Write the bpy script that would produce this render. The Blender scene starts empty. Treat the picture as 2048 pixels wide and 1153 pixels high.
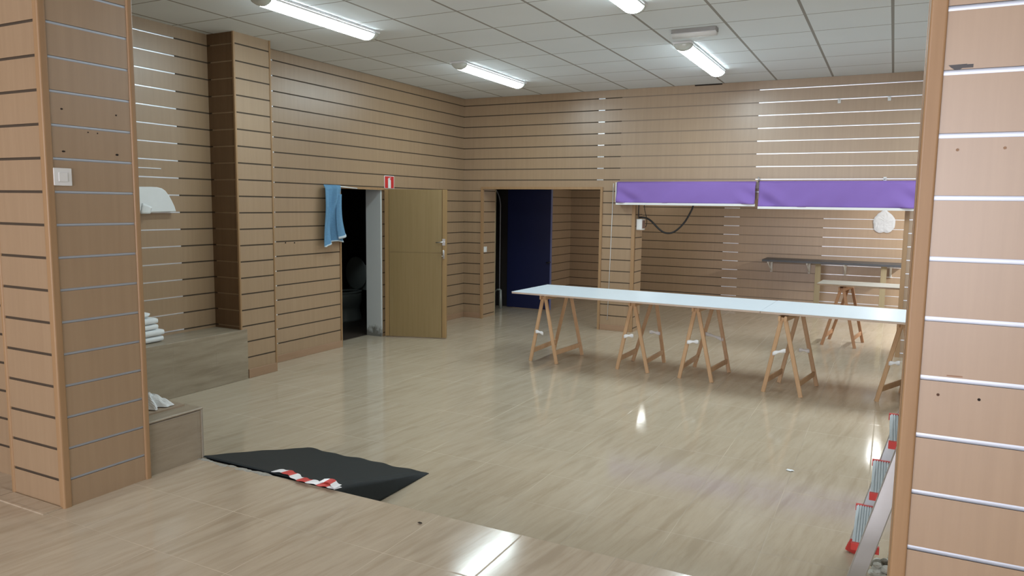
import bpy, math, random
from mathutils import Vector, Matrix, Quaternion
random.seed(7)
S = bpy.context.scene
COL = S.collection
# ------------------------------------------------------------------ camera
F_PX, YAW, PITCH, ROLL, CAM_Z = 1478.35, math.radians(-27.0954), math.radians(-6.4138), math.radians(0.7691), 1.6521
fw = Vector((math.sin(YAW)*math.cos(PITCH), math.cos(YAW)*math.cos(PITCH), math.sin(PITCH)))
rt = Vector((math.cos(YAW), -math.sin(YAW), 0)); up = rt.cross(fw)
r2 = rt*math.cos(ROLL)+up*math.sin(ROLL); u2 = -rt*math.sin(ROLL)+up*math.cos(ROLL)
cd = bpy.data.cameras.new('camera'); cam = bpy.data.objects.new('camera', cd); COL.objects.link(cam)
m = Matrix((r2, u2, -fw)).transposed().to_4x4(); m.translation = (0, 0, CAM_Z); cam.matrix_world = m
cd.sensor_width = 36; cd.lens = F_PX*36/2048; cd.clip_start = .05
S.camera = cam
# ------------------------------------------------------------------ world, daylight, exposure
w = bpy.data.worlds.new('world'); S.world = w; w.use_nodes = True
w.node_tree.nodes['Background'].inputs[0].default_value = (.75, .85, 1, 1)
w.node_tree.nodes['Background'].inputs[1].default_value = .5
S.view_settings.view_transform = 'Standard'; S.view_settings.look = 'None'
S.view_settings.gamma = 1; S.view_settings.use_curve_mapping = False
S.view_settings.exposure = 0.15
TUBE = 42.0
def area(name, loc, rot, sx, sy, power, color=(1, 1, 1)):
    l = bpy.data.lights.new(name, 'AREA'); l.shape = 'RECTANGLE'; l.size = sx; l.size_y = sy
    l.energy = power; l.color = color
    o = bpy.data.objects.new(name, l); COL.objects.link(o); o.location = loc; o.rotation_euler = rot
    return o
# daylight through the shop window behind the camera (long side along x), facing +y
area('shop_window_daylight', (-1.1, -4.4, 1.65), (math.radians(90), 0, 0), 5.2, 2.5, 255, (1.0, .95, 1.0))
# unseen lamps added to brighten the right back wall and left pillar
for nm, x, y in (('unseen_fill', 1.0, 5.0), ('unseen_fill', 1.0, 7.6), ('unseen_fill', -4.2, -.6)):
    area(nm, (x, y, 3.07), (0, 0, 0), .15, 1.2, (52 if y > 6 else 26 if y > 4 else 16), (.88, .96, 1.0))

area('back_room_fill', (1.6, 10.9, 2.05), (0, 0, 0), .15, 1.2, 150, (.93, .97, 1.0))  # unseen fill added to brighten the right of the far wall

# ------------------------------------------------------------------ materials
def nodes(name):
    mt = bpy.data.materials.new(name); mt.use_nodes = True
    nt = mt.node_tree; b = nt.nodes['Principled BSDF']
    return mt, nt, b
def L(nt, a, b): nt.links.new(a, b)
def mth(nt, op, a, b=None, c=None):
    n = nt.nodes.new('ShaderNodeMath'); n.operation = op
    for i, v in enumerate((a, b, c)):
        if v is None: continue
        if isinstance(v, (int, float)): n.inputs[i].default_value = v
        else: L(nt, v, n.inputs[i])
    return n.outputs[0]
def ramp(nt, fac, stops):
    n = nt.nodes.new('ShaderNodeValToRGB'); e = n.color_ramp.elements
    while len(e) < len(stops): e.new(.5)
    for i, (p, c) in enumerate(stops):
        e[i].position = p; e[i].color = (*c, 1) if len(c) == 3 else c
    L(nt, fac, n.inputs[0]); return n.outputs[0]
def mixc(nt, fac, a, b, mode='MIX'):
    n = nt.nodes.new('ShaderNodeMix'); n.data_type = 'RGBA'; n.blend_type = mode
    if isinstance(fac, (int, float)): n.inputs[0].default_value = fac
    else: L(nt, fac, n.inputs[0])
    for i, v in ((6, a), (7, b)):
        if isinstance(v, tuple): n.inputs[i].default_value = (*v, 1)
        else: L(nt, v, n.inputs[i])
    return n.outputs[2]
def noise(nt, vec, scale, sc3=(1, 1, 1), detail=3, rough=.5, dist=0):
    mp = nt.nodes.new('ShaderNodeMapping'); mp.inputs['Scale'].default_value = sc3; L(nt, vec, mp.inputs[0])
    n = nt.nodes.new('ShaderNodeTexNoise'); n.inputs['Scale'].default_value = scale
    n.inputs['Detail'].default_value = detail; n.inputs['Roughness'].default_value = rough
    n.inputs['Distortion'].default_value = dist
    L(nt, mp.outputs[0], n.inputs[0]); return n.outputs[0]
def objc(nt): return nt.nodes.new('ShaderNodeTexCoord').outputs['Object']
def spec(b, r, s=.5, metal=0):
    b.inputs['Roughness'].default_value = r; b.inputs['Specular IOR Level'].default_value = s
    b.inputs['Metallic'].default_value = metal

def m_wood(name, c1, c2, rough=.42, knots=False, grain=(34, 34, 1.4), s=.5):
    mt, nt, b = nodes(name); v = objc(nt)
    n1 = noise(nt, v, 1, grain, 4, .6)
    n2 = noise(nt, v, 1, (1.6, 1.6, .5), 2)
    c = ramp(nt, n1, [(.3, c1), (.7, c2)])
    c = mixc(nt, mth(nt, 'MULTIPLY', n2, .35), c, tuple(x*.72 for x in c1))
    if knots:
        vo = nt.nodes.new('ShaderNodeTexVoronoi'); vo.inputs['Scale'].default_value = 5
        L(nt, v, vo.inputs[0])
        c = mixc(nt, ramp(nt, vo.outputs['Distance'], [(.05, (1, 1, 1)), (.1, (0, 0, 0))]), c, (.2, .09, .03))
    L(nt, c, b.inputs['Base Color']); spec(b, rough, s); return mt
def m_plain(name, c, rough=.5, metal=0, s=.5, var=.08, scale=12):
    mt, nt, b = nodes(name)
    n = noise(nt, objc(nt), scale, (1, 1, 1), 3)
    L(nt, mixc(nt, n, tuple(x*(1-var) for x in c), tuple(min(1, x*(1+var)) for x in c)), b.inputs['Base Color'])
    spec(b, rough, s, metal); return mt
def m_emit(name, c, strength):
    mt, nt, b = nodes(name)
    b.inputs['Base Color'].default_value = (.9, .9, .9, 1)
    b.inputs['Emission Color'].default_value = (*c, 1); b.inputs['Emission Strength'].default_value = strength
    return mt
def m_tile(name, mode, pitch, u0, v0, light, dark, rough=.16):
    """mode 'floor': u = x, v = y ; 'clad': u = x + z, v = y (streaks run along y)"""
    mt, nt, b = nodes(name); v = objc(nt)
    sp = nt.nodes.new('ShaderNodeSeparateXYZ'); L(nt, v, sp.inputs[0])
    U = sp.outputs[0] if mode == 'floor' else mth(nt, 'ADD', sp.outputs[0], sp.outputs[2]); V = sp.outputs[1]
    cu = mth(nt, 'DIVIDE', mth(nt, 'SUBTRACT', U, u0), pitch); cv = mth(nt, 'DIVIDE', mth(nt, 'SUBTRACT', V, v0), pitch)
    fu, fv = mth(nt, 'FLOOR', cu), mth(nt, 'FLOOR', cv)
    du = mth(nt, 'ABSOLUTE', mth(nt, 'SUBTRACT', mth(nt, 'FRACT', mth(nt, 'ADD', cu, .5)), .5))
    dv = mth(nt, 'ABSOLUTE', mth(nt, 'SUBTRACT', mth(nt, 'FRACT', mth(nt, 'ADD', cv, .5)), .5))
    gd = mth(nt, 'MINIMUM', du, dv)
    cell = nt.nodes.new('ShaderNodeCombineXYZ'); L(nt, fu, cell.inputs[0]); L(nt, fv, cell.inputs[1])
    wn = nt.nodes.new('ShaderNodeTexWhiteNoise'); L(nt, cell.outputs[0], wn.inputs[0]); rnd = wn.outputs[0]
    cb = nt.nodes.new('ShaderNodeCombineXYZ')
    L(nt, mth(nt, 'SUBTRACT', U, mth(nt, 'MULTIPLY', V, .125 if mode == 'floor' else .0)), cb.inputs[0]); L(nt, V, cb.inputs[1])
    L(nt, mth(nt, 'MULTIPLY', rnd, .35), cb.inputs[2])
    n1 = noise(nt, cb.outputs[0], 1, (15, 1.5, 1), 6, .68, .4)
    n2 = noise(nt, cb.outputs[0], 1, (30, 6, 1), 4, .6, .3)
    n3 = noise(nt, cb.outputs[0], 1, (9, .95, 1), 3, .55, .35)
    c = ramp(nt, n1, [(.3, dark), (.5, tuple((a*.35+q*.65) for a, q in zip(dark, light))), (.72, light)])
    c = mixc(nt, mth(nt, 'MULTIPLY', n2, .45), c, tuple(x*.8 for x in dark))
    c = mixc(nt, ramp(nt, n3, [(.60, (0, 0, 0)), (.68, (.6, .6, .6))]), c, tuple(x*.86 for x in dark))
    c = mixc(nt, mth(nt, 'MULTIPLY', rnd, .07), c, tuple(x*.75 for x in light))
    gn = noise(nt, v, 1.6, (1, 1, 1), 2)
    gc = ramp(nt, gn, [(.44, tuple(x*.5 for x in dark)), (.54, tuple(x*.85 for x in light)), (.72, tuple(min(1, x*1.2) for x in light))])
    gm = mth(nt, 'LESS_THAN', gd, .0028)
    c = mixc(nt, mth(nt, 'MULTIPLY', gm, .6), c, gc)
    L(nt, c, b.inputs['Base Color'])
    rr = mth(nt, 'ADD', mth(nt, 'MULTIPLY', noise(nt, v, 3, (1, 1, 1), 3), .10), rough-.05)
    L(nt, mth(nt, 'ADD', rr, mth(nt, 'MULTIPLY', gm, .4)), b.inputs['Roughness'])
    b.inputs['Specular IOR Level'].default_value = .55
    bp = nt.nodes.new('ShaderNodeBump'); bp.inputs['Strength'].default_value = .25; bp.inputs['Distance'].default_value = .002
    h = mth(nt, 'ADD', ramp(nt, gd, [(0, (0, 0, 0)), (.012, (1, 1, 1))]), mth(nt, 'MULTIPLY', noise(nt, v, 2.2, (1, 1, 1), 2), .6))
    bp.inputs['Strength'].default_value = .12
    L(nt, h, bp.inputs['Height']); L(nt, bp.outputs[0], b.inputs['Normal'])
    return mt

PANEL = m_wood('beech_laminate', (.365, .25, .15), (.405, .282, .172), .36, s=1.0)
TRIM = m_wood('beech_trim', (.36, .22, .11), (.42, .265, .14), .42)
GROOVE = m_plain('groove_shadow_wood', (.07, .05, .033), .7)
PANEL_SHADE = m_wood('laminate_painted_shade', (.15, .085, .04), (.19, .11, .055), .5)  # shade on the unlit column side, put into a darker laminate colour
ALU = m_plain('aluminium_insert', (.82, .86, .92), .34, .8, var=.04)
DOORW = m_wood('oak_veneer', (.29, .205, .085), (.335, .24, .11), .45)
PINE = m_wood('knotty_pine', (.34, .215, .085), (.42, .27, .12), .5, True, (26, 26, 1.2))
BASEW = m_wood('baseboard_wood', (.37, .235, .145), (.41, .265, .17), .42, grain=(3, 3, 30))
TLO = m_tile('floor_tile_lower', 'floor', .44, -.91, 3.59, (.585, .505, .39), (.455, .375, .27), .10)
TUP = m_tile('floor_tile_raised', 'floor', .435, -2.24, 2.38, (.61, .515, .395), (.43, .34, .24), .13)
TCL = m_tile('cladding_tile', 'clad', .44, -5.285, 3.68, (.42, .36, .27), (.27, .22, .155), .35)
WHITE = m_plain('white_plastic', (.78, .80, .80), .35, var=.02)
PLASTER = None

def m_ceiling():
    mt, nt, b = nodes('ceiling_tiles'); v = objc(nt)
    sp = nt.nodes.new('ShaderNodeSeparateXYZ'); L(nt, v, sp.inputs[0])
    def dist(o, off, p):
        q = mth(nt, 'DIVIDE', mth(nt, 'SUBTRACT', o, off), p)
        return mth(nt, 'MULTIPLY', mth(nt, 'ABSOLUTE', mth(nt, 'SUBTRACT', mth(nt, 'FRACT', mth(nt, 'ADD', q, .5)), .5)), p)
    lx = mth(nt, 'LESS_THAN', dist(sp.outputs[0], -.10, .606), .011)
    ly = mth(nt, 'LESS_THAN', dist(sp.outputs[1], 5.105, .598), .0065)
    n = noise(nt, v, 1.3, (1, 1, 1), 2); n2 = noise(nt, v, 160, (1, 1, 1), 2)
    c = mixc(nt, n, (.74, .79, .815), (.82, .87, .90)); c = mixc(nt, mth(nt, 'MULTIPLY', n2, .15), c, (.6, .6, .57))
    c = mixc(nt, lx, c, (.33, .32, .30)); c = mixc(nt, ly, c, (.36, .35, .33))
    L(nt, c, b.inputs['Base Color']); spec(b, .8, .2)
    return mt
CEIL = m_ceiling()
def m_stained():
    mt, nt, b = nodes('stained_white_plaster'); v = objc(nt)
    sp = nt.nodes.new('ShaderNodeSeparateXYZ'); L(nt, v, sp.inputs[0])
    n = noise(nt, v, 9, (1, 1, .6), 5, .65)
    low = ramp(nt, sp.outputs[2], [(0, (1, 1, 1)), (.32, (0, 0, 0))])
    msk = ramp(nt, mth(nt, 'MULTIPLY', n, low), [(.3, (0, 0, 0)), (.42, (1, 1, 1))])
    L(nt, mixc(nt, msk, (.62, .66, .66), (.2, .2, .18)), b.inputs['Base Color']); spec(b, .6, .4)
    return mt
PLASTER = m_stained()
DARK = m_plain('wall_painted_shade', (.022, .017, .015), .9)  # near black: shade of the unlit rooms is put into the wall colour
RUBBER = m_plain('black_rubber', (.014, .020, .023), .6, var=.3, scale=30, s=.3)
BLUE = m_plain('navy_paint', (.003, .007, .05), .5, var=.12, scale=3)
PURPLE = m_plain('purple_canvas', (.26, .16, .49), .75, var=.05, scale=4, s=.2)
TABLETOP = m_plain('white_laminate', (.74, .84, .92), .3, var=.02, scale=3)
EDGE = m_plain('board_edge', (.55, .44, .36), .6)
LEGW = m_wood('trestle_pine', (.55, .34, .18), (.64, .42, .24), .5, grain=(30, 30, 3))
LEGD = m_wood('trestle_dark_pine', (.36, .18, .085), (.42, .22, .11), .5, grain=(30, 30, 3))
TAPEW = m_plain('white_tape', (.88, .90, .92), .3)
RED = m_plain('red_plastic', (.62, .06, .05), .45)
REDSIGN = m_plain('red_sign', (.58, .03, .03), .4, var=.03)
STEEL = m_plain('brushed_steel', (.62, .63, .64), .32, 1, var=.05)
ALUL = m_plain('ladder_aluminium', (.70, .71, .73), .38, .85, var=.04)
TREADM = m_plain('ribbed_tread', (.58, .66, .70), .5, .1)
TOWEL = m_plain('blue_terry', (.15, .315, .50), .95, var=.16, scale=60, s=.1)
HEM = m_plain('white_hem', (.62, .72, .78), .9, s=.1)
BLACK = m_plain('black_rubber_cable', (.012, .012, .012), .45)
SHELFB = m_plain('dark_grey_laminate', (.06, .065, .075), .4, var=.1)
GREYB = m_plain('grey_laminate', (.42, .41, .37), .4)
PALEP = m_wood('pale_plank', (.30, .25, .15), (.36, .30, .19), .55)
CERAM = m_plain('shaded_ceramic', (.22, .25, .24), .2, var=.02)  # white ceramic darkened, the toilet room's shade is in its colour
PAPER = m_plain('white_paper', (.80, .84, .86), .85, s=.2, var=.04)
GLASSY = m_plain('clear_end_cap', (.62, .66, .62), .15, var=.1)
GLOWM = m_emit('glowing_diffuser_side', (.83, .95, 1.0), 8)
TUBEM = m_emit('lit_diffuser', (.83, .97, 1.0), TUBE)
DIFF = m_plain('diffuser_plastic', (.80, .82, .84), .3, var=.02)
HOLE = m_plain('hole_black', (.02, .014, .01), .9)
DUST = m_plain('grey_dust', (.36, .35, .31), .95, var=.3, scale=50)

# ------------------------------------------------------------------ mesh helpers
def tag(o, label=None, cat=None, group=None, kind=None):
    if label: o['label'] = label
    if cat: o['category'] = cat
    if group: o['group'] = group
    if kind: o['kind'] = kind
    return o
def empty(name, loc=(0, 0, 0), rz=0, **k):
    o = bpy.data.objects.new(name, None); COL.objects.link(o); o.location = loc; o.rotation_euler.z = rz
    o.empty_display_size = .1
    return tag(o, **k)
class MB:
    def __init__(s): s.v = []; s.f = []; s.m = []; s.sm = []
    def add(s, vs, fs, mi=0, smooth=False):
        b = len(s.v); s.v += [tuple(x) for x in vs]
        for f in fs: s.f.append(tuple(b+i for i in f)); s.m.append(mi); s.sm.append(smooth)
        return s
    def quad(s, a, b, c, d, mi=0): return s.add((a, b, c, d), ((0, 1, 2, 3),), mi)
    def box(s, x0, x1, y0, y1, z0, z1, mi=0, bev=0):
        if bev:
            return s.rbox(x0, x1, y0, y1, z0, z1, bev, mi)
        vs = [(x, y, z) for z in (z0, z1) for x, y in ((x0, y0), (x1, y0), (x1, y1), (x0, y1))]
        return s.add(vs, ((3, 2, 1, 0), (4, 5, 6, 7), (0, 1, 5, 4), (1, 2, 6, 5), (2, 3, 7, 6), (3, 0, 4, 7)), mi)
    def rbox(s, x0, x1, y0, y1, z0, z1, r, mi=0, n=3):
        """box with its vertical edges rounded"""
        pts = []
        for cx_, cy_, a0 in ((x1-r, y1-r, 0), (x0+r, y1-r, 90), (x0+r, y0+r, 180), (x1-r, y0+r, 270)):
            for k in range(n+1):
                a = math.radians(a0+90*k/n); pts.append((cx_+r*math.cos(a), cy_+r*math.sin(a)))
        return s.prism(pts, z0, z1, mi)
    def prism(s, pts, z0, z1, mi=0, axis='z'):
        n = len(pts)
        def P(a, b, c): return {'z': (a, b, c), 'y': (a, c, b), 'x': (c, a, b)}[axis]
        vs = [P(a, b, z0) for a, b in pts]+[P(a, b, z1) for a, b in pts]
        fs = [tuple(range(n))[::-1], tuple(range(n, 2*n))]+[(i, (i+1) % n, n+(i+1) % n, n+i) for i in range(n)]
        return s.add(vs, fs, mi)
    def bar(s, a, b, w, h, mi=0, upv=(0, 0, 1)):
        """rectangular bar from a to b, w across, h along upv"""
        a, b = Vector(a), Vector(b); d = (b-a).normalized(); u = Vector(upv)
        if abs(d.dot(u)) > .98: u = Vector((0, 1, 0))
        x = d.cross(u).normalized(); u = x.cross(d).normalized(); c = min(w, h)*.18
        sec = [(-w/2+c, -h/2), (w/2-c, -h/2), (w/2, -h/2+c), (w/2, h/2-c), (w/2-c, h/2), (-w/2+c, h/2), (-w/2, h/2-c), (-w/2, -h/2+c)]
        n = len(sec)
        vs = [p+x*i+u*j for p in (a, b) for i, j in sec]
        return s.add(vs, [tuple(range(n)), tuple(range(n, 2*n))[::-1]]+[(i, n+i, n+(i+1) % n, (i+1) % n) for i in range(n)], mi)
    def tube(s, path, r, mi=0, n=8, caps=True):
        P = [Vector(p) for p in path]; rs = r if isinstance(r, (list, tuple)) else [r]*len(P)
        ref = Vector((.3, .2, 1)).normalized(); vs = []
        for i, p in enumerate(P):
            d = (P[min(i+1, len(P)-1)]-P[max(i-1, 0)]).normalized()
            x = d.cross(ref)
            if x.length < .05: x = d.cross(Vector((1, 0, 0)))
            x.normalize(); y = d.cross(x)
            vs += [p+(x*math.cos(2*math.pi*k/n)+y*math.sin(2*math.pi*k/n))*rs[i] for k in range(n)]
        fs = [(i*n+k, i*n+(k+1) % n, (i+1)*n+(k+1) % n, (i+1)*n+k) for i in range(len(P)-1) for k in range(n)]
        if caps: fs += [tuple(range(n))[::-1], tuple(range(len(vs)-n, len(vs)))]
        return s.add(vs, fs, mi, True)
    def loft(s, rings, mi=0, smooth=True, caps=True):
        n = len(rings[0]); vs = [p for r in rings for p in r]
        fs = [(i*n+k, i*n+(k+1) % n, (i+1)*n+(k+1) % n, (i+1)*n+k) for i in range(len(rings)-1) for k in range(n)]
        if caps: fs += [tuple(range(n))[::-1], tuple(range(len(vs)-n, len(vs)))]
        return s.add(vs, fs, mi, smooth)
    def grid(s, nu, nv, fn, mi=0, smooth=True):
        vs = [fn(i/nu, j/nv) for j in range(nv+1) for i in range(nu+1)]
        fs = [(j*(nu+1)+i, j*(nu+1)+i+1, (j+1)*(nu+1)+i+1, (j+1)*(nu+1)+i) for j in range(nv) for i in range(nu)]
        return s.add(vs, fs, mi, smooth)
    def build(s, name, mats, parent=None, solid=0, bevel=0, **k):
        me = bpy.data.meshes.new(name); me.from_pydata(s.v, [], s.f)
        for mt in (mats if isinstance(mats, (list, tuple)) else [mats]): me.materials.append(mt)
        me.polygons.foreach_set('material_index', s.m); me.polygons.foreach_set('use_smooth', s.sm)
        me.update()
        o = bpy.data.objects.new(name, me); COL.objects.link(o)
        if parent: o.parent = parent
        if solid:
            q = o.modifiers.new('thickness', 'SOLIDIFY'); q.thickness = solid; q.offset = 0
        if bevel:
            q = o.modifiers.new('bevel', 'BEVEL'); q.width = bevel; q.segments = 2; q.limit_method = 'ANGLE'
        return tag(o, **k)
def copy_tree(o, parent=None):
    c = o.copy(); COL.objects.link(c)
    if parent: c.parent = parent
    for ch in list(o.children): copy_tree(ch, c)
    return c

# ------------------------------------------------------------------ slatted walls
C = 3.149                      # ceiling height above the lower floor
Z0 = 3.0476                    # level of the topmost groove
D = 9.304                      # back wall
XL = -5.565                    # left wall
HG, DG = .0062, .0042          # groove half height and depth
def slat(mb, axis, const, n, rects, z0=Z0, pitch=.15, thick=.05):
    """rects: (u0,u1,z0,z1,insert). n: sign of the wall's normal along the axis"""
    def P(u, z, d=0):
        c = const-n*d
        return (c, u, z) if axis == 'x' else (u, c, z)
    for u0, u1, a, b, ins in rects:
        g = []; k = math.floor((z0-b)/pitch)-1
        while z0-k*pitch > a-.02:
            z = z0-k*pitch
            if a+HG < z < b-HG: g.append(z)
            k += 1
        zt = b
        for z in g:
            mb.quad(P(u0, z+HG), P(u1, z+HG), P(u1, zt), P(u0, zt), 0)
            mb.quad(P(u0, z+HG, DG), P(u1, z+HG, DG), P(u1, z+HG), P(u0, z+HG), 1)
            mb.quad(P(u0, z-HG), P(u1, z-HG), P(u1, z-HG, DG), P(u0, z-HG, DG), 1)
            if ins == 2:   # groove back without the insert's glint, near the panel's colour
                mb.quad(P(u0, z-HG, .003), P(u1, z-HG, .003), P(u1, z+HG, .003), P(u0, z+HG, .003), 3)
            elif ins:      # rounded aluminium insert
                hs = [-1, -.6, -.2, .2, .6, 1]
                mb.add([P(u, z+HG*.97*h_, DG-.0006*(1-h_*h_)) for h_ in hs for u in (u0, u1)],
                       [(2*i, 2*i+1, 2*i+3, 2*i+2) for i in range(5)], 2, True)
            else: mb.quad(P(u0, z-HG, DG), P(u1, z-HG, DG), P(u1, z+HG, DG), P(u0, z+HG, DG), 1)
            zt = z-HG
        mb.quad(P(u0, a), P(u1, a), P(u1, zt), P(u0, zt), 0)
        # body of the wall behind the panels
        A, B_ = sorted((const-n*(DG+.002), const-n*thick))
        if axis == 'x': mb.box(A, B_, u0, u1, a, b, 0)
        else: mb.box(u0, u1, A, B_, a, b, 0)
    return mb
ALU2 = m_plain('satin_aluminium_insert', (.50, .55, .63), .42, .65, var=.04)
GROOVEP = m_plain('groove_without_glint', (.24, .175, .12), .45, s=.7)
WM = [PANEL, GROOVE, ALU, GROOVEP]
K = dict(kind='structure')

# floors: the lower shop floor and the raised floor the camera stands on
MB().box(-8.2, 4.2, 2.6, 13.4, -.1, 0).build('floor', TLO, **K)
MB().box(-7.2, 4.2, -5.0, 2.815, -.1, .2).build('floor_raised', TUP, bevel=.004, **K)
MB().box(-8.2, 4.2, -5.0, 13.4, C, C+.1).build('ceiling', CEIL, **K)

# left wall: pieces on both sides of the toilet door and the recessed bay
wl = MB()
slat(wl, 'x', XL, 1, [(5.30, 5.60, 0, C, True), (5.60, 6.585, 0, C, False), (6.585, 7.37, 1.835, C, False), (7.37, D, 0, C, False)])
slat(wl, 'x', -5.63, 1, [(2.2, 4.52, 0, C, True), (4.52, 4.89, 0, C, False)])
wl.build('wall_left', WM, **K)
wc = MB()      # projecting column in the left wall
slat(wc, 'x', -5.294, 1, [(4.872, 5.285, 0, C, False)], thick=.30)
wc.build('wall_left_column', WM, **K)
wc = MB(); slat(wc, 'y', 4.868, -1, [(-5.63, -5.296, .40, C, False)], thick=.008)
wc.build('wall_column_side', [PANEL_SHADE, GROOVE, ALU], **K)
# back wall
wb = MB()
OX0, OX1 = -5.24, -3.46
PX0, PX1 = -2.985, .15
slat(wb, 'y', D, -1, [(XL, OX0-.03, 0, C, False), (OX0-.03, -3.52, 1.895, C, False), (-3.52, OX1+.03, 1.895, C, True), (OX1+.03, -3.2, 1.95, C, False), (-3.2, PX0, 1.95, C, 2), (OX1+.03, PX0, 0, 1.95, False),
                      (PX0, -1.5, 1.76, C, 2), (-1.5, PX1, 1.76, C, True), (PX1, 4.2, 0, C, True)], thick=.12)  # bright inserts only where reflections fall, glints put into the groove material
wb.build('wall_back', WM, **K)
# return walls of the two openings
wr = MB()
slat(wr, 'x', -5.262, 1, [(D+.02, 9.70, 0, C, False)], thick=.2)
slat(wr, 'x', PX0+.008, 1, [(D+.03, 9.62, 0, C, False)], thick=.12)
wr.build('wall_return', WM, **K)
# back room
wf = MB()
slat(wf, 'y', 13.0, -1, [(-5.7, -3.2, 0, C, False), (-3.2, -2.58, 0, C, False), (-2.58, -2.32, 0, C, True), (-2.32, -1.0, 0, C, 2), (-1.0, 4.2, 0, C, True)], z0=3.0)  # reflection bands put into the groove material, duller grooves between
wf.build('wall_far', WM, **K)
wfl = MB()
slat(wfl, 'x', -5.42, 1, [(10.62, 13.0, 0, C, False)], z0=3.0)
wfl.build('wall_far_left', WM, **K)
# dark side room behind the blue door
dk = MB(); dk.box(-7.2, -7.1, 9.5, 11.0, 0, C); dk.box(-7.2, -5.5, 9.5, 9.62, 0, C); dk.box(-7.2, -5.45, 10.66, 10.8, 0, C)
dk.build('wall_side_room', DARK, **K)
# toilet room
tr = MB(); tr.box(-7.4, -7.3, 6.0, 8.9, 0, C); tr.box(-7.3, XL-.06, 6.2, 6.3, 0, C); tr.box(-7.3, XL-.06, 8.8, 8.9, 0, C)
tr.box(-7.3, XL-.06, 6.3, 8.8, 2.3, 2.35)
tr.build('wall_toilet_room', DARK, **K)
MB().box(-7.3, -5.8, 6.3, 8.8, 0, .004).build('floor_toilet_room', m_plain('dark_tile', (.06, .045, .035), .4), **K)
jm = MB(); jm.box(-5.80, XL-.012, 7.345, 7.45, 0, 1.83)
jm.add([(-5.80, 7.344, 1.83), (-5.60, 7.344, 1.83), (-5.74, 7.344, 1.60)], ((0, 1, 2),))
jm.build('trim_1', PLASTER, **K)
MB().box(-5.4, 4.2, D+.10, 13.0, 2.12, 2.2).build('ceiling_back_room', CEIL, **K)
# outer enclosure of the shop
we = MB(); slat(we, 'x', 4.2, -1, [(-5, 13, 0, C, True)]); we.build('wall_right', WM, **K)
wn = MB(); wn.box(-7.2, -3.8, -5.1, -5, 0, C); wn.box(1.6, 4.2, -5.1, -5, 0, C); wn.box(-3.8, 1.6, -5.1, -5, 0, .45); wn.box(-3.8, 1.6, -5.1, -5, 2.8, C)
wn.build('wall_front', m_plain('painted_wall', (.6, .56, .5), .7), **K)
ws = MB(); ws.box(-7.2, -7.1, -5, 2.2, 0, C); ws.build('wall_front_left', PANEL, **K)

# near left pillar and the wall behind it
XP, YP = -3.387, 2.025
pl = MB()
slat(pl, 'x', XP, 1, [(YP+.03, 2.452, .2, C, True)], z0=2.4332+.6, thick=.03)
slat(pl, 'y', YP, -1, [(-3.785, XP-.03, .2, C, False)], z0=2.4332+.6, thick=.03)
pl.box(-3.78, XP-.035, YP+.035, 2.46, .2, C, 0)
pl.build('wall_left_pillar', [PANEL, GROOVE, ALU2, GROOVEP], **K)
wp = MB(); slat(wp, 'y', 2.15, -1, [(-7.1, -3.80, .2, C, False)], z0=2.4332+.6+.02, thick=.1); wp.build('wall_behind_pillar', WM, **K)

# near right pillar, turned a little away from the camera
RX, RY, RA = .083, 2.104, math.radians(.3)
pr_ = MB()
slat(pr_, 'y', 0, -1, [(0.0, 1.2, -.0, C-.2, True)], z0=2.1331+.75-.2, thick=.03)
ca, sa = math.cos(RA), math.sin(RA)
pr_.prism([(.004, .036), (1.2, .036), (1.2, .50), (.44*sa-.0, .44*ca), (.004, .04)], 0, C-.2, 0)
o = pr_.build('wall_right_pillar', [PANEL, GROOVE, ALU2, GROOVEP], **K); o.location = (RX, RY, .2); o.rotation_euler.z = RA

# ------------------------------------------------------------------ trims
tn = [1]
def trim(mb, mat=None, **k):
    tn[0] += 1
    return mb.build('trim_%d' % tn[0], mat or TRIM, **K)
def roundpost(x0, x1, y0, y1, z0, z1, r=.012): return MB().rbox(x0, x1, y0, y1, z0, z1, r, n=4)
trim(roundpost(XP-.034, XP+.006, YP-.006, YP+.034, .2, C, .009))     # pillar, near corner
trim(roundpost(XP-.02, XP+.008, 2.45, 2.482, .2, C, .010))            # pillar, far corner
trim(roundpost(-3.81, -3.782, YP-.006, YP+.03, .2, C, .01))           # pillar, left corner
t = trim(roundpost(-.035, .003, -.010, .035, 0, C-.2, .006)); t.location = (RX, RY, .2); t.rotation_euler.z = math.radians(6)
t = trim(MB().box(-.037, -.030, .006, .42, 0, C-.2)); t.location = (RX, RY, .2); t.rotation_euler.z = math.radians(-2)
trim(roundpost(-5.312, -5.288, 4.858, 4.878, .47, C, .006))           # column, near corner
trim(roundpost(-5.565, -5.286, 5.285, 5.302, 0, C, .004))             # column, far edge
trim(MB().box(XL-.004, XL+.012, 6.572, 6.590, 0, 1.84))               # toilet door, left jamb
trim(MB().box(XL-.004, XL+.012, 6.590, 7.40, 1.812, 1.84))            # toilet door, head
# frame of the back doorway
def yframe(x0, x1, zt, wv=.032, dep=.02):
    f = MB(); f.box(x0-wv, x0, D-dep, D+.02, 0, zt+wv); f.box(x1, x1+wv, D-dep, D+.12, 0, zt+wv); f.box(x0, x1, D-dep, D+.12, zt, zt+wv)
    return f
trim(yframe(OX0, OX1, 1.872))
trim(MB().box(PX0-.035, PX0+.004, D-.014, D+.03, 0, 1.76)); trim(MB().box(PX1-.035, PX1+.01, D-.014, D+.12, 0, 1.76))
trim(MB().box(-5.285, -5.257, 9.70, 9.72, 0, C), PALEP)
trim(MB().box(-2.27, -1.94, D-.006, D+.01, C-.014, C), HOLE)   # gap between wall and ceiling
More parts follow.
